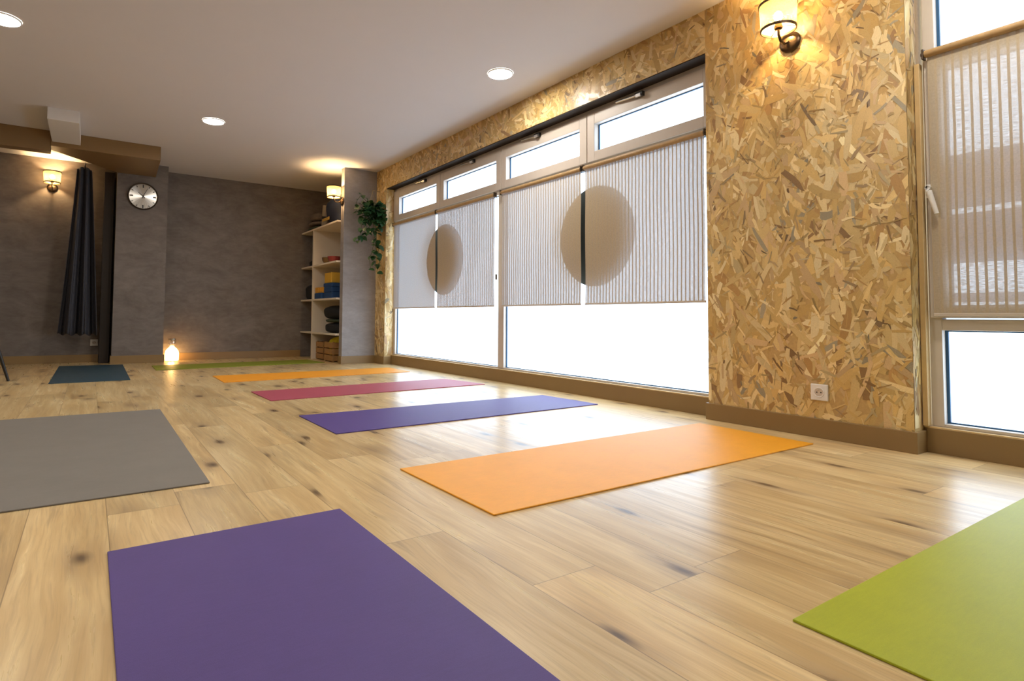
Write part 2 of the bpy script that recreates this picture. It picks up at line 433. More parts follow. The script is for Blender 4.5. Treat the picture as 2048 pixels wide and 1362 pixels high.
# baseboards
tb = 0.013
b = MB().prism([(XA-tb, Y2B-tb), (XA+.10, Y2B-tb), (XA+.10, Y2B), (XA, Y2B), (XA, Y1A), (XA+.09, Y1A), (XA+.09, Y1A+tb), (XA-tb, Y1A+tb)], 0, ZB)
b.prism([(XA-tb, Y1B-tb), (XA+.09, Y1B-tb), (XA+.09, Y1B), (XA, Y1B), (XA, YS), (XA-tb, YS)], 0, ZB)
struct(b.build('baseboard_right', M['brown_trim'], bevel=0.002))
b = MB().box(XF-.022, Y1A+tb, 0, XF-.008, Y1B-tb, ZS).box(XF-.022, Y2A, 0, XF-.008, Y2B-tb, ZS)
struct(b.build('baseboard_window', M['brown_trim'], bevel=0.002))
b = MB().box(XF-.022, Y1A+.002, ZS, XF+.002, Y1B-.004, ZS+.006).box(XF-.022, Y2A, ZS, XF+.002, Y2B-.004, ZS+.006)
struct(b.build('trim_1', M['timber']))
b = MB().box(XL, YB-tb, 0, .10, YB, ZB).box(.769+tb, YR-tb, 0, 2.56, YR, ZB)
struct(b.build('baseboard_back', M['brown_trim'], bevel=0.002))
b = MB().prism([(.227-tb, YP-tb), (.769+tb, YP-tb), (.769+tb, YR-tb), (.769, YR-tb), (.769, YP), (.227, YP), (.227, YP+.1), (.227-tb, YP+.1)], 0, ZB)
struct(b.build('baseboard_pillar', M['brown_trim'], bevel=0.002))
b = MB().prism([(2.597-tb, YS-tb), (XA, YS-tb), (XA, YS), (2.597, YS), (2.597, YS+.10), (2.597-tb, YS+.10)], 0, ZB)
struct(b.build('baseboard_partition', M['brown_trim'], bevel=0.002))
struct(MB().box(XL, YN, 0, XL+tb, YB-tb, ZB).build('baseboard_left', M['brown_trim']))
struct(MB().box(.102, 8.12, 0, .205, YB-.001, 2.30).build('trim_2', M['dark_brown'], bevel=0.003))
struct(MB().box(XF-.035, Y2B-.024, ZS+.008, XF, Y2B-.004, 1.74).build('trim_3', M['timber'], bevel=0.002))
struct(MB().box(XA+.004, Y1A+.002, ZH-.006, XF+.002, Y1B-.002, ZH-.0005).build('trim_6', M['dark_brown']))
# boxed beam under the ceiling and the white boxed duct
b = MB().box(XL, 7.07, 2.218, -.385, 7.21, ZC)
b.prism([(-.385, 7.062), (.602, 7.062), (.632, YP), (.227, YP), (-.385, 7.25)], 2.272, ZC)
struct(b.build('trim_4', M['brown'], bevel=0.003))
struct(MB().box(-.372, 6.25, 2.315, -.132, 7.061, ZC).build('trim_5', M['white_paint'], bevel=0.003))

# ------------------------------------------------------------------ windows
def ring(b, y0, y1, z0, z1, wy0, wy1, wz0, wz1, x0, x1):
    """rectangular frame, outer y0..y1/z0..z1, member widths"""
    b.box(x0, y0, z0, x1, y0+wy0, z1).box(x0, y1-wy1, z0, x1, y1, z1)
    b.box(x0, y0+wy0, z0, x1, y1-wy1, z0+wz0).box(x0, y0+wy0, z1-wz1, x1, y1-wy1, z1)
def pane_with_fringe(parent, y0, y1, z0, z1, mat):
    p = MB().box(XG, y0-.01, z0-.01, XG+.008, y1+.01, z1+.01).build('pane', mat, parent)
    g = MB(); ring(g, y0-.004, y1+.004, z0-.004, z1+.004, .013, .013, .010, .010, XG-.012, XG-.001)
    g.build('fringe_strip', M['fringe_strip'], parent)
    return p
XO = XF+.055
W1 = sempty('window_1')
f = MB(); ring(f, Y1A+.003, Y1B-.003, ZS+.007, ZH-.001, .070, .050, .014, .030, XF+.006, XO)
f.box(XF+.004, 4.185, ZS+.02, XO, 4.272, 2.135)          # post
f.box(XF+.004, Y1A+.05, 1.715, XO, 4.186, 1.775).box(XF+.004, 4.271, 1.715, XO, Y1B-.03, 1.775)
f.build('window_frame', M['frame'], W1, bevel=0.003)
for y0, y1 in ((Y1A+.073, 4.185), (4.272, Y1B-.055)):
    pane_with_fringe(W1, y0, y1, ZS+.021, 1.715, M['pane'])
for (y0, y1, ga, gb, yc) in ((Y1A+.008, 3.121, 2.135, 3.048, 2.615), (3.129, 4.211, 3.205, 4.140, 3.690), (4.219, 5.311, 4.290, 5.240, 4.670), (5.319, Y1B-.008, 5.395, 6.295, 5.640)):
    s = MB(); ring(s, y0, y1, 1.757, 2.128, ga-y0, y1-gb, .072, .090, XF-.012, XO-.004)
    so = s.build('hopper_sash', M['frame'], W1, bevel=0.003)
    pane_with_fringe(so, ga, gb, 1.829, 2.038, M['pane'])
    c = MB().box(XF-.038, yc-.035, 2.100, XF-.010, yc+.03, 2.132)
    c.build('closer_block', M['black'], so, bevel=0.002)
    c = MB().tube([(XF-.040, yc-.01, 2.108), (XF-.030, yc+.20, 2.122)], .008).box(XF-.050, yc-.028, 2.094, XF-.036, yc+.012, 2.114)
    c.build('closer_arm', M['chrome'], so)
for yc in (3.095, 5.307):
    d = MB(); d.lathe([(.38, 0), (.38, .002)], 64, (XG-.003, yc, 1.20), 'x'); d.build('round_decal', M['decal'], W1)

W2 = sempty('window_2')
f = MB(); ring(f, Y2A+.003, Y2B-.026, ZS+.007, ZH-.001, .045, .045, .014, .030, XF, XO)
f.box(XF+.002, Y2A+.04, .537, XO, Y2B-.07, .585).box(XF+.002, Y2A+.04, 1.755, XO, Y2B-.07, 1.795)
f.build('window_frame', M['frame'], W2, bevel=0.003)
s = MB(); ring(s, Y2A+.010, Y2B-.034, .592, 1.752, .06, .060, .05, .05, XF-.014, XO-.004)
so = s.build('casement_sash', M['frame'], W2, bevel=0.003)
pane_with_fringe(so, Y2A+.07, Y2B-.096, .642, 1.702, M['pane_clear'])
fm = MB()
for z0, z1 in ((1.070, 1.308), (.83, 1.046), (.66, .70)): fm.box(XG-.016, Y2A+.075, z0, XG-.013, Y2B-.10, z1)
fm.build('privacy_film', M['film'], so)
h = MB().box(XF-.030, Y2B-.063, 1.125, XF-.012, Y2B-.036, 1.185)
h.tube([(XF-.030, Y2B-.048, 1.17), (XF-.056, Y2B-.050, 1.165), (XF-.058, Y2B-.055, 1.15), (XF-.058, Y2B-.082, 1.045)], [.009, .0105, .012, .0085])
h.build('handle', M['white_plastic'], so, smooth=True)
pane_with_fringe(W2, Y2A+.05, Y2B-.073, ZS+.021, .537, M['pane'])
pane_with_fringe(W2, Y2A+.05, Y2B-.073, 1.795, ZH-.032, M['pane'])

# ------------------------------------------------------------------ roller blinds
def blind(y0, y1, zt, zb_, x, label, chain=None):
    e = thing('roller_blind', label, 'blind', (x, (y0+y1)/2, zt), group='woven roller blinds')
    cy = (y0+y1)/2
    ny = max(8, int((y1-y0)/.03)); nz = 24
    vs = []; fs = []
    for j in range(nz+1):
        for i in range(ny+1):
            yy = y0+.012+(y1-y0-.024)*i/ny; zz = zt-.005+(zb_-zt+.005)*j/nz
            if j == nz: zz += 0.0
            vs.append((.006+.0022*math.sin(9*zz+yy*2)*min(1, j/5), yy-cy, zz-zt))
    for j in range(nz):
        for i in range(ny): fs.append((j*(ny+1)+i, j*(ny+1)+i+1, (j+1)*(ny+1)+i+1, (j+1)*(ny+1)+i))
    MB().add(vs, fs).build('fabric', M['blind'], e, smooth=True)
    MB().lathe([(.0155, y0-cy+.006), (.0165, y0-cy+.01), (.0165, y1-cy-.01), (.0155, y1-cy-.006)], 20, axis='y').build('roller_tube', M['wood_rod'], e, smooth=True)
    for yy in (y0-cy, y1-cy):
        br = MB().box(-.014, yy-.004, -.022, .02, yy+.004, .022)
        br.lathe([(.010, yy-.008), (.010, yy+.008)], 14, axis='y')
        br.build('bracket', M['bronze'], e, bevel=0.001)
    MB().box(.002, y0-cy+.01, zb_-zt-.008, .011, y1-cy-.01, zb_-zt+.006).build('bottom_bar', M['frame'], e, bevel=0.002)
    if chain is not None:
        MB().tube([(-.012, chain-cy, .0), (-.012, chain-cy, -.75)], .002, 6).build('pull_chain', M['bronze'], e)
        MB().box(-.018, chain-cy-.006, -.79, .0, chain-cy+.006, -.74).build('chain_holder', M['bronze'], e, bevel=.002)
    return e
BX = XF-.034
blind(2.108, 3.138, 1.714, .686, BX, 'woven blind nearest the wood-strand pillar, covering the right half of a dark round decal')
blind(3.160, 4.182, 1.714, .686, BX, 'woven blind left of the first, its right edge crossing the larger-looking round decal')
blind(4.278, 5.338, 1.714, .686, BX, 'woven blind with a pull chain, just beyond the window post', chain=4.236)
blind(5.358, 6.400, 1.714, .686, BX, 'farthest woven blind, next to the hanging plant corner')
b5 = blind(-.98, 1.012, 1.770, .606, XF-.040, 'tan striped woven blind on the right-hand window, brighter bands showing through it')

# ------------------------------------------------------------------ yoga mats
def mat(pts, label, m, z=0.005):
    cx = sum(p[0] for p in pts)/len(pts); cy = sum(p[1] for p in pts)/len(pts)
    b = MB().prism([(p[0]-cx, p[1]-cy) for p in pts], 0.0, z)
    o = b.build('yoga_mat', m, bevel=0.0016); o.location = (cx, cy, 0.0004)
    return tag(o, label, 'yoga mat', 'yoga mats laid out on the floor')
m_or = mat_mat('orange_mat_foam', (0.84, 0.365, 0.014))
m_or2 = mat_mat('amber_mat_foam', (0.80, 0.315, 0.015))
m_pu = mat_mat('violet_mat_foam', (0.072, 0.042, 0.235))
m_pn = mat_mat('purple_mat_foam', (0.085, 0.052, 0.215), 0.6)
m_pi = mat_mat('raspberry_mat_foam', (0.38, 0.060, 0.100))
m_gr = mat_mat('lime_mat_foam', (0.39, 0.435, 0.011))
m_gf = mat_mat('olive_green_mat_foam', (0.235, 0.27, 0.018))
m_gy = mat_mat('grey_mat_foam', (0.185, 0.168, 0.148), 0.6)
m_bl = mat_mat('petrol_mat_foam', (0.018, 0.055, 0.085))
mat([(1.004, 1.376), (2.842, 1.383), (2.850, 1.982), (1.001, 1.975)], 'orange yoga mat in front of the wood-strand pillar, nearest of the right-hand row', m_or)
mat([(1.029, 2.722), (2.880, 2.772), (2.852, 3.304), (1.030, 3.321)], 'violet yoga mat between the orange and raspberry mats beside the window', m_pu)
mat([(1.048, 4.002), (2.886, 4.097), (2.798, 4.640), (1.042, 4.550)], 'raspberry pink yoga mat', m_pi)
mat([(.986, 5.292), (2.851, 5.421), (2.868, 5.960), (.998, 5.910)], 'amber yoga mat beyond the raspberry mat, near the far end', m_or2)
mat([(.597, 6.803), (2.48, 6.99), (2.44, 7.56), (.606, 7.433)], 'olive green yoga mat farthest away, in front of the glowing bottle', m_gf)
mat([(.053, 1.652), (.052, -.18), (.640, -.18), (.643, 1.659)], 'large purple yoga mat in the foreground', m_pn)
mat([(-.84, 2.130), (.364, 2.152), (.377, 3.969), (-.84, 3.985)], 'grey yoga mat on the left', m_gy)
mat([(-.271, 5.876), (.320, 5.904), (.338, 7.745), (-.269, 7.80)], 'dark petrol blue yoga mat below the curtain', m_bl)
mat([(1.138, .003), (2.95, .003), (2.95, .603), (1.146, .602)], 'lime green yoga mat cut by the lower right corner', m_gr)

# ------------------------------------------------------------------ downlights
def downlight(x, y, label):
    e = thing('ceiling_downlight', label, 'ceiling light', (x, y, ZC), group='round ceiling downlights')
    MB().lathe([(.098, -.0005), (.098, -.006), (.090, -.010), (.088, -.004), (.088, -.0005)], 40, cap=False).build('trim_ring', M['white_plastic'], e, smooth=True)
    MB().lathe([(.0885, -.001), (.0885, -.0072), (.07, -.0090), (.001, -.0095)], 40).build('diffuser', M['down'], e, smooth=True)
    return e
downlight(2.553, 3.449, 'round lit downlight nearest the window wall')
downlight(.931, 5.828, 'round lit downlight in the middle of the ceiling, farthest away')
downlight(-.515, 4.536, 'round lit downlight cut by the left edge of the photo')
for x, y in ((.95, 1.9), (-.55, 1.2), (2.5, .6), (-1.9, 3.0)):  # extra lamps added out of view to brighten the near end
    downlight(x, y, 'unseen downlight added to light the near end of the room')

# ------------------------------------------------------------------ wall sconces (local: wall plane y=0, sticking out to -y)
def sconce(label):
    e = thing('wall_sconce', label, 'wall lamp', group='woven-shade wall sconces')
    p = MB().lathe([(.052, 0), (.054, -.006), (.050, -.014), (.034, -.022), (.012, -.026)], 28, (0, 0, 0), 'y')
    p.build('backplate', M['bronze'], e, smooth=True)
    a = MB().tube([(0, -.022, 0), (0, -.06, -.022), (0, -.095, -.018), (0, -.113, .008), (0, -.115, .045)], .0065)
    a.lathe([(.006, .036), (.019, .040), (.021, .048), (.017, .062), (.015, .078)], 20, (0, -.115, 0))
    a.build('arm', M['bronze'], e, smooth=True)
    s = MB()
    s.lathe([(.0800, .032), (.0872, .165)], 40, (0, -.115, 0), cap=False)
    s.build('shade', M['shade'], e, smooth=True)
    for z, r in ((.032, .0808), (.160, .0880)):
        r_ = MB().lathe([(r-.0020, z), (r+.0022, z), (r+.0026, z+.0125), (r-.0014, z+.0125), (r-.0020, z)], 40, (0, -.115, 0), cap=False)
        r_.build('shade_ring', M['brass'], e, smooth=True)
    sp = MB()
    for k in range(3):
        t_ = 2*PI*k/3+.4
        sp.tube([(0.012*math.cos(t_), -.115+.012*math.sin(t_), .05), (.079*math.cos(t_), -.115+.079*math.sin(t_), .037)], .0016, 6)
    sp.build('shade_spider', M['bronze'], e)
    MB().sphere((0, -.115, .106), (.020, .020, .026)).build('bulb', M['bulb'], e, smooth=True)
    return e
sc = sconce('lit wall sconce high on the wood-strand pillar between the windows')
sc.location = (XA-.003, 1.553, 2.026); sc.rotation_euler = (0, 0, -PI/2)
s2 = copy_tree(sc); s2.location = (-.418, YB, 2.080); s2.rotation_euler = (0, 0, 0)
s2['label'] = 'lit wall sconce on the grey wall left of the hanging curtain'
s3 = copy_tree(sc); s3.location = (2.597, YS+.052, 2.010); s3.rotation_euler = (0, 0, -PI/2)
s3['label'] = 'lit wall sconce above the open shelves, beside the partition edge'

# ------------------------------------------------------------------ wall clock
ck = thing('wall_clock', 'round steel wall clock on the grey pillar', 'clock', (.500, YP, 2.016))
MB().lathe([(.150, 0), (.162, -.004), (.164, -.022), (.158, -.032), (.150, -.030), (.148, -.018)], 56, axis='y', cap=False).build('rim', M['bronze'], ck, smooth=True)
MB().lathe([(.151, -.001), (.151, -.012), (.149, -.015), (.0005, -.0155)], 56, axis='y').build('dial', M['dial'], ck)
for k in range(12):
    a = PI*k/6; L = .036 if k % 3 == 0 else .02; w_ = .007 if k % 3 == 0 else .004
    r0 = .142
    ca, sa = math.sin(a), math.cos(a)
    q = [((r0-L), -w_), (r0-L, w_), (r0, w_), (r0, -w_)]
    vs = [(p*ca+s_*sa, yy, p*sa-s_*ca) for yy in (-.0150, -.0172) for p, s_ in q]
    MB().add(vs, [(0,1,2,3), (7,6,5,4), (0,4,5,1), (1,5,6,2), (2,6,7,3), (3,7,4,0)]).build('hour_mark', M['black'], ck)
def hand(name, a, L, w_, y):
    ca, sa = math.sin(a), math.cos(a)
    q = [(-.025, -w_), (-.025, w_), (L, w_*.4), (L, -w_*.4)]
    vs = [(p*ca+s_*sa, yy, p*sa-s_*ca) for yy in (y, y-.0018) for p, s_ in q]
    MB().add(vs, [(0,1,2,3), (7,6,5,4), (0,4,5,1), (1,5,6,2), (2,6,7,3), (3,7,4,0)]).build(name, M['black'], ck)
hand('hour_hand', math.radians(312), .070, .005, -.0185)
hand('minute_hand', math.radians(25), .108, .0038, -.0212)
MB().lathe([(.009, -.0150), (.009, -.0245), (.004, -.026)], 16, axis='y').build('hub', M['black'], ck)

# ------------------------------------------------------------------ curtain
cu = thing('curtain', 'long charcoal curtain gathered on a hook beside the grey pillar', 'curtain', (-.10, 8.0, .35))
nx, nz = 120, 40; vs = []; fs = []
for j in range(nz+1):
    t_ = j/nz; z = 1.945*(1-t_)
    wl = -.075 + (-.205+.075)*(t_**1.15); wr = .070 + (.178-.070)*(t_**0.9)
    for i in range(nx+1):
        u = i/nx; x = wl + (wr-wl)*u
        amp = .022+.062*t_
        y = amp*math.sin(2*PI*2.6*u + .5*math.sin(3*t_)) + .015*math.sin(2*PI*11*u)*t_
        zz = z + (.012*math.sin(2*PI*4.5*u+1.0) if j == nz else 0) + (-.01*u if j == nz else 0)
        if j == 0: zz -= .03*(abs(u-.5)*2)**2
        vs.append((x, y, zz))
for j in range(nz):
    for i in range(nx): fs.append((j*(nx+1)+i, j*(nx+1)+i+1, (j+1)*(nx+1)+i+1, (j+1)*(nx+1)+i))
o = MB().add(vs, fs).build('cloth', M['curtain'], cu, smooth=True)
md = o.modifiers.new('thick', 'SOLIDIFY'); md.thickness = .004
MB().tube([(0, .0, 1.925), (0, .0, 1.96), (.008, .01, 1.985), (.0, .04, 2.005), (0, .35, 2.005)], .006).build('hook', M['black'], cu, smooth=True)

# ------------------------------------------------------------------ wall outlets (local facing -y)
def outlet(label):
    e = thing('wall_outlet', label, 'outlet', group='single wall outlets')
    MB().box(-.040, -.011, -.040, .040, 0, .040).build('cover_plate', M['white_plastic'], e, bevel=.004)
    MB().lathe([(.0195, -.0112), (.0215, -.0135), (.0235, -.0135), (.0245, -.0105)], 32, axis='y', cap=False).build('socket_rim', M['white_plastic'], e, smooth=True)
    MB().lathe([(.0200, -.0108), (.0200, -.0116)], 32, axis='y').build('socket_well', M['frame'], e)
    h_ = MB()
    for x in (-.0095, .0095): h_.lathe([(.0034, -.0112), (.0034, -.0121)], 12, (x, 0, 0), 'y')
    h_.build('pin_hole', M['black'], e)
    MB().lathe([(.0026, -.0112), (.0026, -.020)], 12, (0, 0, .0105), 'y').build('earth_pin', M['chrome'], e)
    return e
oa = outlet('white wall outlet low on the wood-strand pillar')
oa.location = (XA-.003, 1.440, .223); oa.rotation_euler = (0, 0, -PI/2)
ob = copy_tree(oa); ob.location = (.055, YB, .237); ob.rotation_euler = (0, 0, 0)
ob['label'] = 'small white wall outlet on the grey wall under the curtain'

# ------------------------------------------------------------------ glowing bottle
bt = thing('bottle_lantern', 'glowing glass bottle lantern on the floor against the grey pillar', 'lantern', (.885, 8.12, 0))
MB().lathe([(.060, .002), (.078, .006), (.081, .02), (.081, .095), (.074, .130), (.052, .160), (.030, .182), (.024, .200)], 36).build('glass_body', M['bottle'], bt, smooth=True)
MB().lathe([(.024, .198), (.026, .205), (.043, .212), (.045, .262), (.043, .268)], 30).build('glass_neck', M['clear'], bt, smooth=True)
MB().lathe([(.045, .262), (.047, .266), (.047, .281), (.040, .285)], 30).build('lid', M['chrome'], bt, smooth=True)
gl = MB()
for k in range(16):
    a = k*2.4; r = .015+.032*((k*7) % 5)/5
    gl.sphere((r*math.cos(a), r*math.sin(a), .03+.10*k/16), .0085, 8, 6)
gl.build('string_lights', M['bottle_glow'], bt)
MB().lathe([(.062, 0), (.064, .004)], 30).build('base', M['bronze'], bt)

# ------------------------------------------------------------------ chair at the left edge
ch = thing('chair', 'black chair of which only one splayed leg shows at the left edge', 'chair', (-.988, 6.32, 0), (0, 0, math.radians(30)))
MB().box(-.20, -.20, .43, .20, .22, .46).build('seat', M['black'], ch, bevel=.015)
for sx in (-1, 1):
    for sy in (-1, 1):
        MB().tube([(.235*sx, .02+.225*sy, .43), (.235*sx+.115*sx*0.9, .02+.240*sy, .0)] if False else [(.205*sx, .01+.19*sy, .435), (.26*sx, -.0+.215*sy, .31), (.350*sx, -.005+.225*sy, .0)], [.016, .0145, .011]).build('leg', M['black'], ch, smooth=True)
MB().tube([(-.19, .20, .44), (-.20, .26, .85), (0, .275, .89), (.20, .26, .85), (.19, .20, .44)], .012).build('back_frame', M['black'], ch, smooth=True)

# ------------------------------------------------------------------ shelving unit
SX0, SX1 = 2.550, XA-.004
su = thing('shelving_unit', 'tall cream open shelves behind the partition', 'shelves', (2.55, 7.5, 0))
def loc(b): return Matrix.Translation((-2.55, -7.5, 0))
HZ = (1.780, 1.276, .813, .365)
y0s, y1s = YS+.102, YR-.002
MB().box(SX0+.006, 7.742, 0, SX1, 7.780, HZ[0]-.022).build('upright_panel', M['cream'], su, bevel=.001, xf=loc(0))
for z in HZ:
    b = MB()
    if z == HZ[0]: b.box(SX0, y0s, z-.022, SX1, y1s, z)
    else: b.box(SX0, y0s, z-.022, SX1, 7.742, z).box(SX0+.004, 7.780, z-.022, SX1, y1s, z)
    b.build('shelf', M['cream'], su, bevel=.001, xf=loc(0))
MB().box(SX1-.012, y0s, .0, SX1-.001, y1s, HZ[0]-.023).build('back_panel', M['cream'], su, xf=loc(0))

def blob(b, c, r, seed, amp=.12, n=28, m=18, flat=True):
    b.sphere((0, 0, 0), 1.0, n, m)
    rs = random.Random(seed); ph = [rs.uniform(0, 6) for _ in range(6)]
    out = []
    for (x, y, z) in b.v:
        k = 1 + amp*(math.sin(3*x+ph[0])*math.sin(4*y+ph[1]) + .6*math.sin(6*z+ph[2]+2*x) + .4*math.sin(8*y+ph[3]))
        sg = lambda v: math.copysign(abs(v)**.72, v)
        x, y, z = sg(x)*k, sg(y)*k, sg(z)*k
        z = max(z, -.92) if flat else z
        out.append((c[0]+x*r[0], c[1]+y*r[1], c[2]+z*r[2]))
    b.v = out; return b
def on_shelf(name, label, cat, x, y, z, group=None): return thing(name, label, cat, (x, y, z+.0005), group=group)
# top shelf
e = on_shelf('duffel_bag', 'big dark navy bag with a mustard band on the top shelf', 'bag', 2.77, 7.16, HZ[0])
blob(MB(), (0, 0, .185), (.19, .29, .20), 3, .05).build('bag_body', M['navy'], e, smooth=True)
MB().prism([(-.205, .02), (-.196, .02), (-.196, .27), (-.205, .27)], .055, .095).build('band', M['yellowcloth'], e, bevel=.003)
MB().tube([(-.12, -.10, .36), (-.12, -.07, .41), (-.12, .05, .42), (-.12, .09, .36)], .010).build('carry_strap', M['navy'], e, smooth=True)
e = on_shelf('rolled_mat', 'beige rolled mat leaning upright between the navy bag and the blankets', 'rolled mat', 2.66, 7.60, HZ[0])
MB().lathe([(.045, 0), (.047, .01), (.047, .30), (.045, .31)], 24).build('roll', M['beigecloth'], e, smooth=True, xf=Euler((.16, 0.0, 0)).to_matrix().to_4x4())
MB().lathe([(.0485, .12), (.0485, .16)], 24, cap=False).build('tie_band', M['blackcloth'], e, smooth=True, xf=Euler((.16, 0, 0)).to_matrix().to_4x4())
zz = HZ[0]
for k, (hh, mm, lb) in enumerate(((.075, 'greencloth', 'dark green folded blanket, lowest of the pile on the top shelf'), (.07, 'greycloth', 'grey brown folded blanket in the middle of the pile on the top shelf'), (.125, 'greycloth', 'rounded grey brown blanket topping the pile on the top shelf'))):
    e_ = MB()
    r = (.165-.008*k, .225-.015*k, hh/2)
    blob(e_, (0, 0, hh/2*.92), r, 20+k, .03)
    o = e_.build('folded_blanket', M[mm], smooth=True); o.location = (2.745, 7.99, zz+.0005)
    tag(o, lb, 'blanket', 'blankets piled on the top shelf'); zz += hh*1.0
# bowls
e = MB().lathe([(.035, 0), (.062, .012), (.082, .045), (.088, .085), (.084, .086), (.078, .05), (.055, .018), (.001, .012)], 32).build('singing_bowl', M['bowlb'], smooth=True)
e.location = (2.66, 7.425, HZ[1]+.0005); tag(e, 'dark bronze bowl on the second shelf, left of the red bowl', 'bowl', 'bowls on the second shelf')
e = MB().lathe([(.035, 0), (.062, .012), (.082, .045), (.090, .080), (.086, .081), (.078, .05), (.055, .018), (.001, .012)], 32).build('singing_bowl', M['bowlr'], smooth=True)
e.location = (2.655, 7.19, HZ[1]+.0005); tag(e, 'red bowl on the second shelf beside the partition', 'bowl', 'bowls on the second shelf')
o = blob(MB(), (0, 0, .048), (.10, .11, .052), 8, .06).build('cloth_pouch', M['blackcloth'], smooth=True); o.location = (2.72, 8.08, HZ[1]+.0005)
tag(o, 'small dark pouch on the second shelf in the far bay', 'pouch')
# yoga blocks
def block(mk_, x, y, z, dy, dz, label, dx=.15):
    o = MB().box(-dx/2, -dy/2, 0, dx/2, dy/2, dz).build('yoga_block', M[mk_], bevel=.007, seg=3); o.location = (x, y, z+.0006)
    return tag(o, label, 'yoga block', 'foam yoga blocks on the third shelf')
h = .0775
block('bblock', 2.66, 7.545, HZ[2], .26, h, 'blue foam block under the orange blocks on the third shelf', .2)
block('oblock', 2.65, 7.635, HZ[2]+h+.0005, .12, h, 'yellow orange foam block, left of two on the blue block')
block('oblock', 2.66, 7.495, HZ[2]+h+.0005, .14, h, 'orange foam block, right of two on the blue block')
block('bblock', 2.68, 7.21, HZ[2], .30, h, 'blue foam block at the bottom of the tall stack on the third shelf', .2)
block('bblock', 2.68, 7.215, HZ[2]+h+.0005, .29, h*.9, 'blue foam block in the upper middle of the tall stack on the third shelf', .2)
block('bblock', 2.68, 7.22, HZ[2]+1.9*h+.001, .32, .05, 'thin blue foam block directly under the yellow one', .2)
block('yblock', 2.67, 7.24, HZ[2]+1.9*h+.052, .26, .135, 'large yellow foam block topping the tall stack on the third shelf', .16)
o = blob(MB(), (0, 0, .105), (.12, .125, .112), 9, .06).build('cloth_bundle', M['blackcloth'], smooth=True); o.location = (2.70, 8.08, HZ[2]+.0005)
tag(o, 'round black cloth bundle on the third shelf in the far bay', 'bundle')
# cushions
zz = HZ[3]
for k, (hh, mm, lb, r) in enumerate(((.140, 'blackcloth', 'black cushion at the bottom of the pile on the fourth shelf', (.17, .215)), (.052, 'greencloth', 'dark green cushion in the middle of the pile on the fourth shelf', (.165, .212)), (.180, 'blackcloth', 'plump round black cushion topping the pile on the fourth shelf', (.18, .262)))):
    o = blob(MB(), (0, 0, hh/2*.93), (r[0], r[1], hh/2), 40+k, .03).build('floor_cushion', M[mm], smooth=True)
    o.location = (2.775, 7.27, zz+.0005); tag(o, lb, 'cushion', 'cushions piled on the fourth shelf'); zz += hh*.95
# crates
def crate(label):
    e = thing('wooden_crate', label, 'crate', group='slatted wooden crates on the floor')
    for k in range(3):
        z0, z1 = .012+.082*k, .082+.082*k
        MB().box(-.150, -.20, z0, -.138, .20, z1).box(.138, -.20, z0, .150, .20, z1).box(-.138, -.20, z0, .138, -.188, z1).box(-.138, .188, z0, .138, .20, z1).build('slat_course', M['crate'], e, bevel=.001)
    for x in (-.126, .126):
        for y in (-.176, .176): MB().box(x-.011, y-.011, .0, x+.011, y+.011, .255).build('corner_post', M['crate'], e)
    MB().box(-.137, -.187, .012, .137, .187, .022).build('crate_bottom', M['crate'], e)
    return e
c1 = crate('slatted wooden crate on the floor holding a yellow cloth, beside the partition'); c1.location = (2.735, 7.175, .001); c1.scale = (1, .72, 1)
c2 = copy_tree(c1); c2.location = (2.76, 7.58, .001); c2.scale = (1, .72, .95)
c2['label'] = 'slatted wooden crate on the floor, left one next to the upright panel'
o = blob(MB(), (0, 0, .146), (.112, .118, .150), 51, .07).build('cloth', M['yellow'], smooth=True); o.location = (2.735, 7.175, .0235)
o.name = 'yellow_cloth'; tag(o, 'bright yellow cloth bulging out of the wooden crate', 'cloth')

# ------------------------------------------------------------------ hanging plant
hp = thing('hanging_plant', 'trailing green pothos hanging in the corner by the window', 'plant', (2.90, 6.57, 1.78))
pc = Vector((2.90, 6.57, 1.78))
MB().lathe([(.050, 0), (.066, .01), (.082, .10), (.086, .12), (.080, .121), (.074, .10)], 28).build('pot', M['pot'], hp, smooth=True)
cd = MB()
for k in range(3):
    a = 2*PI*k/3
    cd.tube([(.084*math.cos(a), .084*math.sin(a), .115), (.0, .0, .34)], .003, 6)
cd.tube([(0, 0, .335), (.0, .0, .355), (.012, 0, .372), (.06, .05, .375), (.13, .06, .375)], .005, 8)
cd.build('hanger', M['cord'], hp)
MB().lathe([(.073, .095), (.001, .105)], 20).build('soil', M['dark_brown'], hp)
lf = MB(); vn = MB()
def leaf(p, d, size, roll):
    """heart-shaped leaf from point p hanging along d"""
    d = Vector(d).normalized(); s = d.cross(Vector((0, 0, 1)))
    if s.length < .05: s = Vector((1, 0, 0))
    s.normalize(); s = (Matrix.Rotation(roll, 4, d) @ s); n = s.cross(d)
    prof = [(-.10, .20, .02), (0.0, .36, .03), (.18, .46, .05), (.42, .42, .05), (.68, .27, .02), (.88, .10, -.03)]
    L = [p + (d*a + s*w_ + n*h_)*size for a, w_, h_ in prof]; R = [p + (d*a - s*w_ + n*h_)*size for a, w_, h_ in prof]
    Mid = [p + (d*a - n*.02)*size for a, _, _ in prof]; tip = p + d*size - n*.06*size
    vs = Mid + L + R + [tip]; k = len(prof); fs = []
    for i in range(k-1): fs += [(i, i+1, k+i+1, k+i), (i+1, i, 2*k+i, 2*k+i+1)]
    fs += [(k-1, 3*k, 2*k-1), (k-1, 3*k-1, 3*k)]
    lf.add(vs, fs)
rp = random.Random(4)
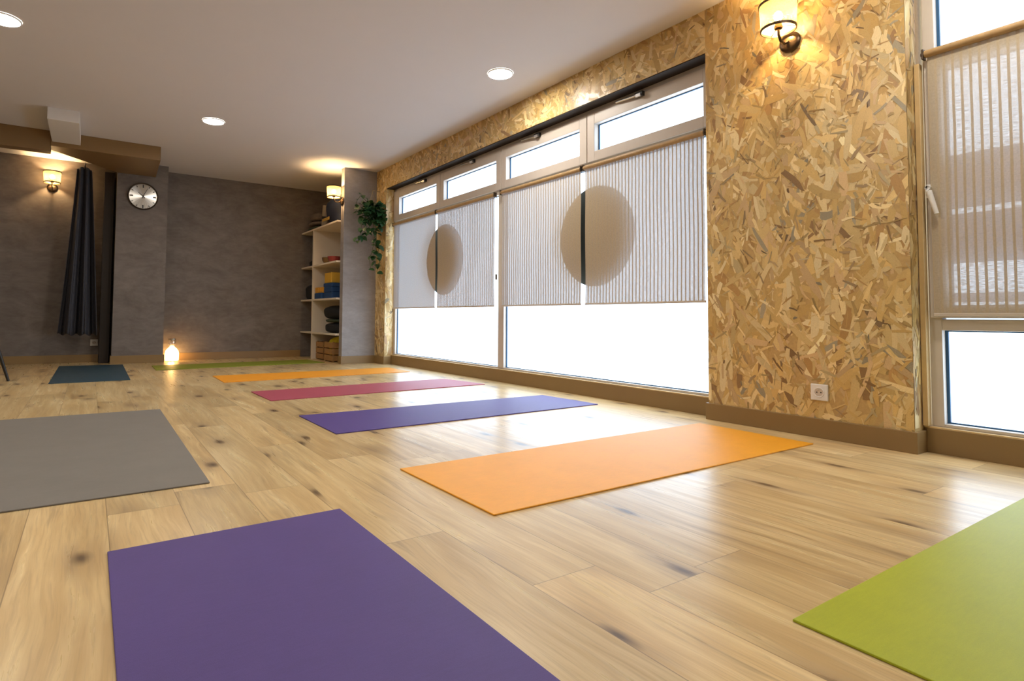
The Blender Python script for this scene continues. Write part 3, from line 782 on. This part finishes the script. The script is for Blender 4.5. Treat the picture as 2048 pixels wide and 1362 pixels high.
def vine(pts, size, step=.05):
    P = [Vector(q) - pc for q in pts]
    sm = []
    for i in range(len(P)-1):
        for k in range(6): sm.append(P[i].lerp(P[i+1], k/6))
    sm.append(P[-1])
    vn.tube(sm, .0028, 6)
    acc = 0
    for a, b_ in zip(sm, sm[1:]):
        acc += (b_-a).length
        if acc > step:
            acc = 0
            for q in range(rp.choice((1, 2, 2))):
                d = Vector((rp.uniform(-1, .6), rp.uniform(-1, .1), rp.uniform(-1.1, .15)))
                pp = b_ + Vector((rp.uniform(-.02, .02), rp.uniform(-.03, .0), rp.uniform(-.02, .02)))
                leaf(pp, d, size*rp.uniform(.7, 1.2), rp.uniform(-.7, .7))
top = (2.90, 6.55, 1.90)
vine([top, (2.80, 6.50, 1.98), (2.72, 6.50, 2.05), (2.67, 6.50, 1.98), (2.66, 6.50, 1.83)], .075, .045)
vine([top, (2.79, 6.50, 1.92), (2.74, 6.50, 1.82), (2.73, 6.49, 1.70), (2.71, 6.49, 1.55), (2.65, 6.49, 1.50)], .072, .055)
vine([top, (2.84, 6.48, 1.90), (2.82, 6.47, 1.75), (2.83, 6.48, 1.62), (2.78, 6.48, 1.55), (2.72, 6.48, 1.56)], .075, .05)
vine([top, (2.88, 6.47, 1.88), (2.87, 6.46, 1.70), (2.89, 6.47, 1.50), (2.87, 6.48, 1.38), (2.84, 6.49, 1.28), (2.86, 6.49, 1.15)], .075, .07)
vine([top, (2.94, 6.47, 1.93), (2.95, 6.45, 1.80), (2.96, 6.45, 1.68)], .08, .04)
vine([top, (2.92, 6.46, 1.98), (2.96, 6.44, 1.90), (2.985, 6.43, 1.78), (2.985, 6.43, 1.70)], .08, .04)
vine([top, (2.91, 6.47, 1.80), (2.92, 6.47, 1.50), (2.93, 6.48, 1.30), (2.91, 6.48, 1.17)], .066, .06)
vine([top, (2.86, 6.46, 1.82), (2.90, 6.45, 1.55), (2.94, 6.45, 1.42), (2.96, 6.46, 1.25), (2.93, 6.47, 1.13)], .07, .06)
vine([top, (2.80, 6.48, 1.86), (2.76, 6.48, 1.72), (2.77, 6.48, 1.60), (2.74, 6.48, 1.52)], .075, .045)
vine([top, (2.90, 6.46, 1.75), (2.91, 6.46, 1.45), (2.88, 6.47, 1.30), (2.90, 6.47, 1.20)], .070, .055)
for k in range(95):
    a = rp.uniform(0, 2*PI); r = rp.uniform(.02, .15)
    p = Vector((r*math.cos(a)-.02, min(.05, r*math.sin(a))-.03, rp.uniform(-.03, .20)))
    if p.x > .10: p.x = .10
    leaf(p, (rp.uniform(-1, .7), rp.uniform(-1, .2), rp.uniform(-.8, .5)), rp.uniform(.06, .10), rp.uniform(-.8, .8))
XMAX = XA - pc.x - .006
lf.v = [(min(v[0], XMAX), min(v[1], YS - pc.y - .006), v[2]) for v in lf.v]
o = lf.build('leaves', M['leaf'], hp, smooth=True); vn.build('vines', M['stem'], hp, smooth=True)

# ------------------------------------------------------------------ world, camera, view
wd = bpy.data.worlds.new('World'); S.world = wd; wd.use_nodes = True
wd.node_tree.nodes['Background'].inputs[0].default_value = (0.75, 0.85, 1.0, 1)
wd.node_tree.nodes['Background'].inputs[1].default_value = 0.6

F, CX, CY, YAW, PITCH, ROLL, HC = 1152.04, 925.29, 585.15, 0.57384, 0.04364, 0.00806, 0.57556
cam = bpy.data.cameras.new('camera'); co = bpy.data.objects.new('camera', cam); C.objects.link(co)
cam.sensor_fit = 'HORIZONTAL'; cam.sensor_width = 36.0
cam.lens = 36.0*F/2048
cam.shift_x = (1024-CX)/2048; cam.shift_y = (CY-681)/2048
fw = Vector((math.sin(YAW)*math.cos(PITCH), math.cos(YAW)*math.cos(PITCH), math.sin(PITCH)))
rt = Vector((math.cos(YAW), -math.sin(YAW), 0)); up = rt.cross(fw)
rt2 = rt*math.cos(ROLL) + up*math.sin(ROLL); up2 = -rt*math.sin(ROLL) + up*math.cos(ROLL)
m = Matrix((rt2, up2, -fw)).transposed().to_4x4(); m.translation = (0, 0, HC)
co.matrix_world = m
cam.clip_start = .02; S.camera = co

S.view_settings.view_transform = 'Standard'; S.view_settings.look = 'None'
S.view_settings.exposure = 1.0; S.view_settings.gamma = 1.0; S.view_settings.use_curve_mapping = False
S.cycles.use_denoising = True
S.cycles.max_bounces = 10; S.cycles.diffuse_bounces = 5; S.cycles.transparent_max_bounces = 12
S.cycles.sample_clamp_indirect = 6.0
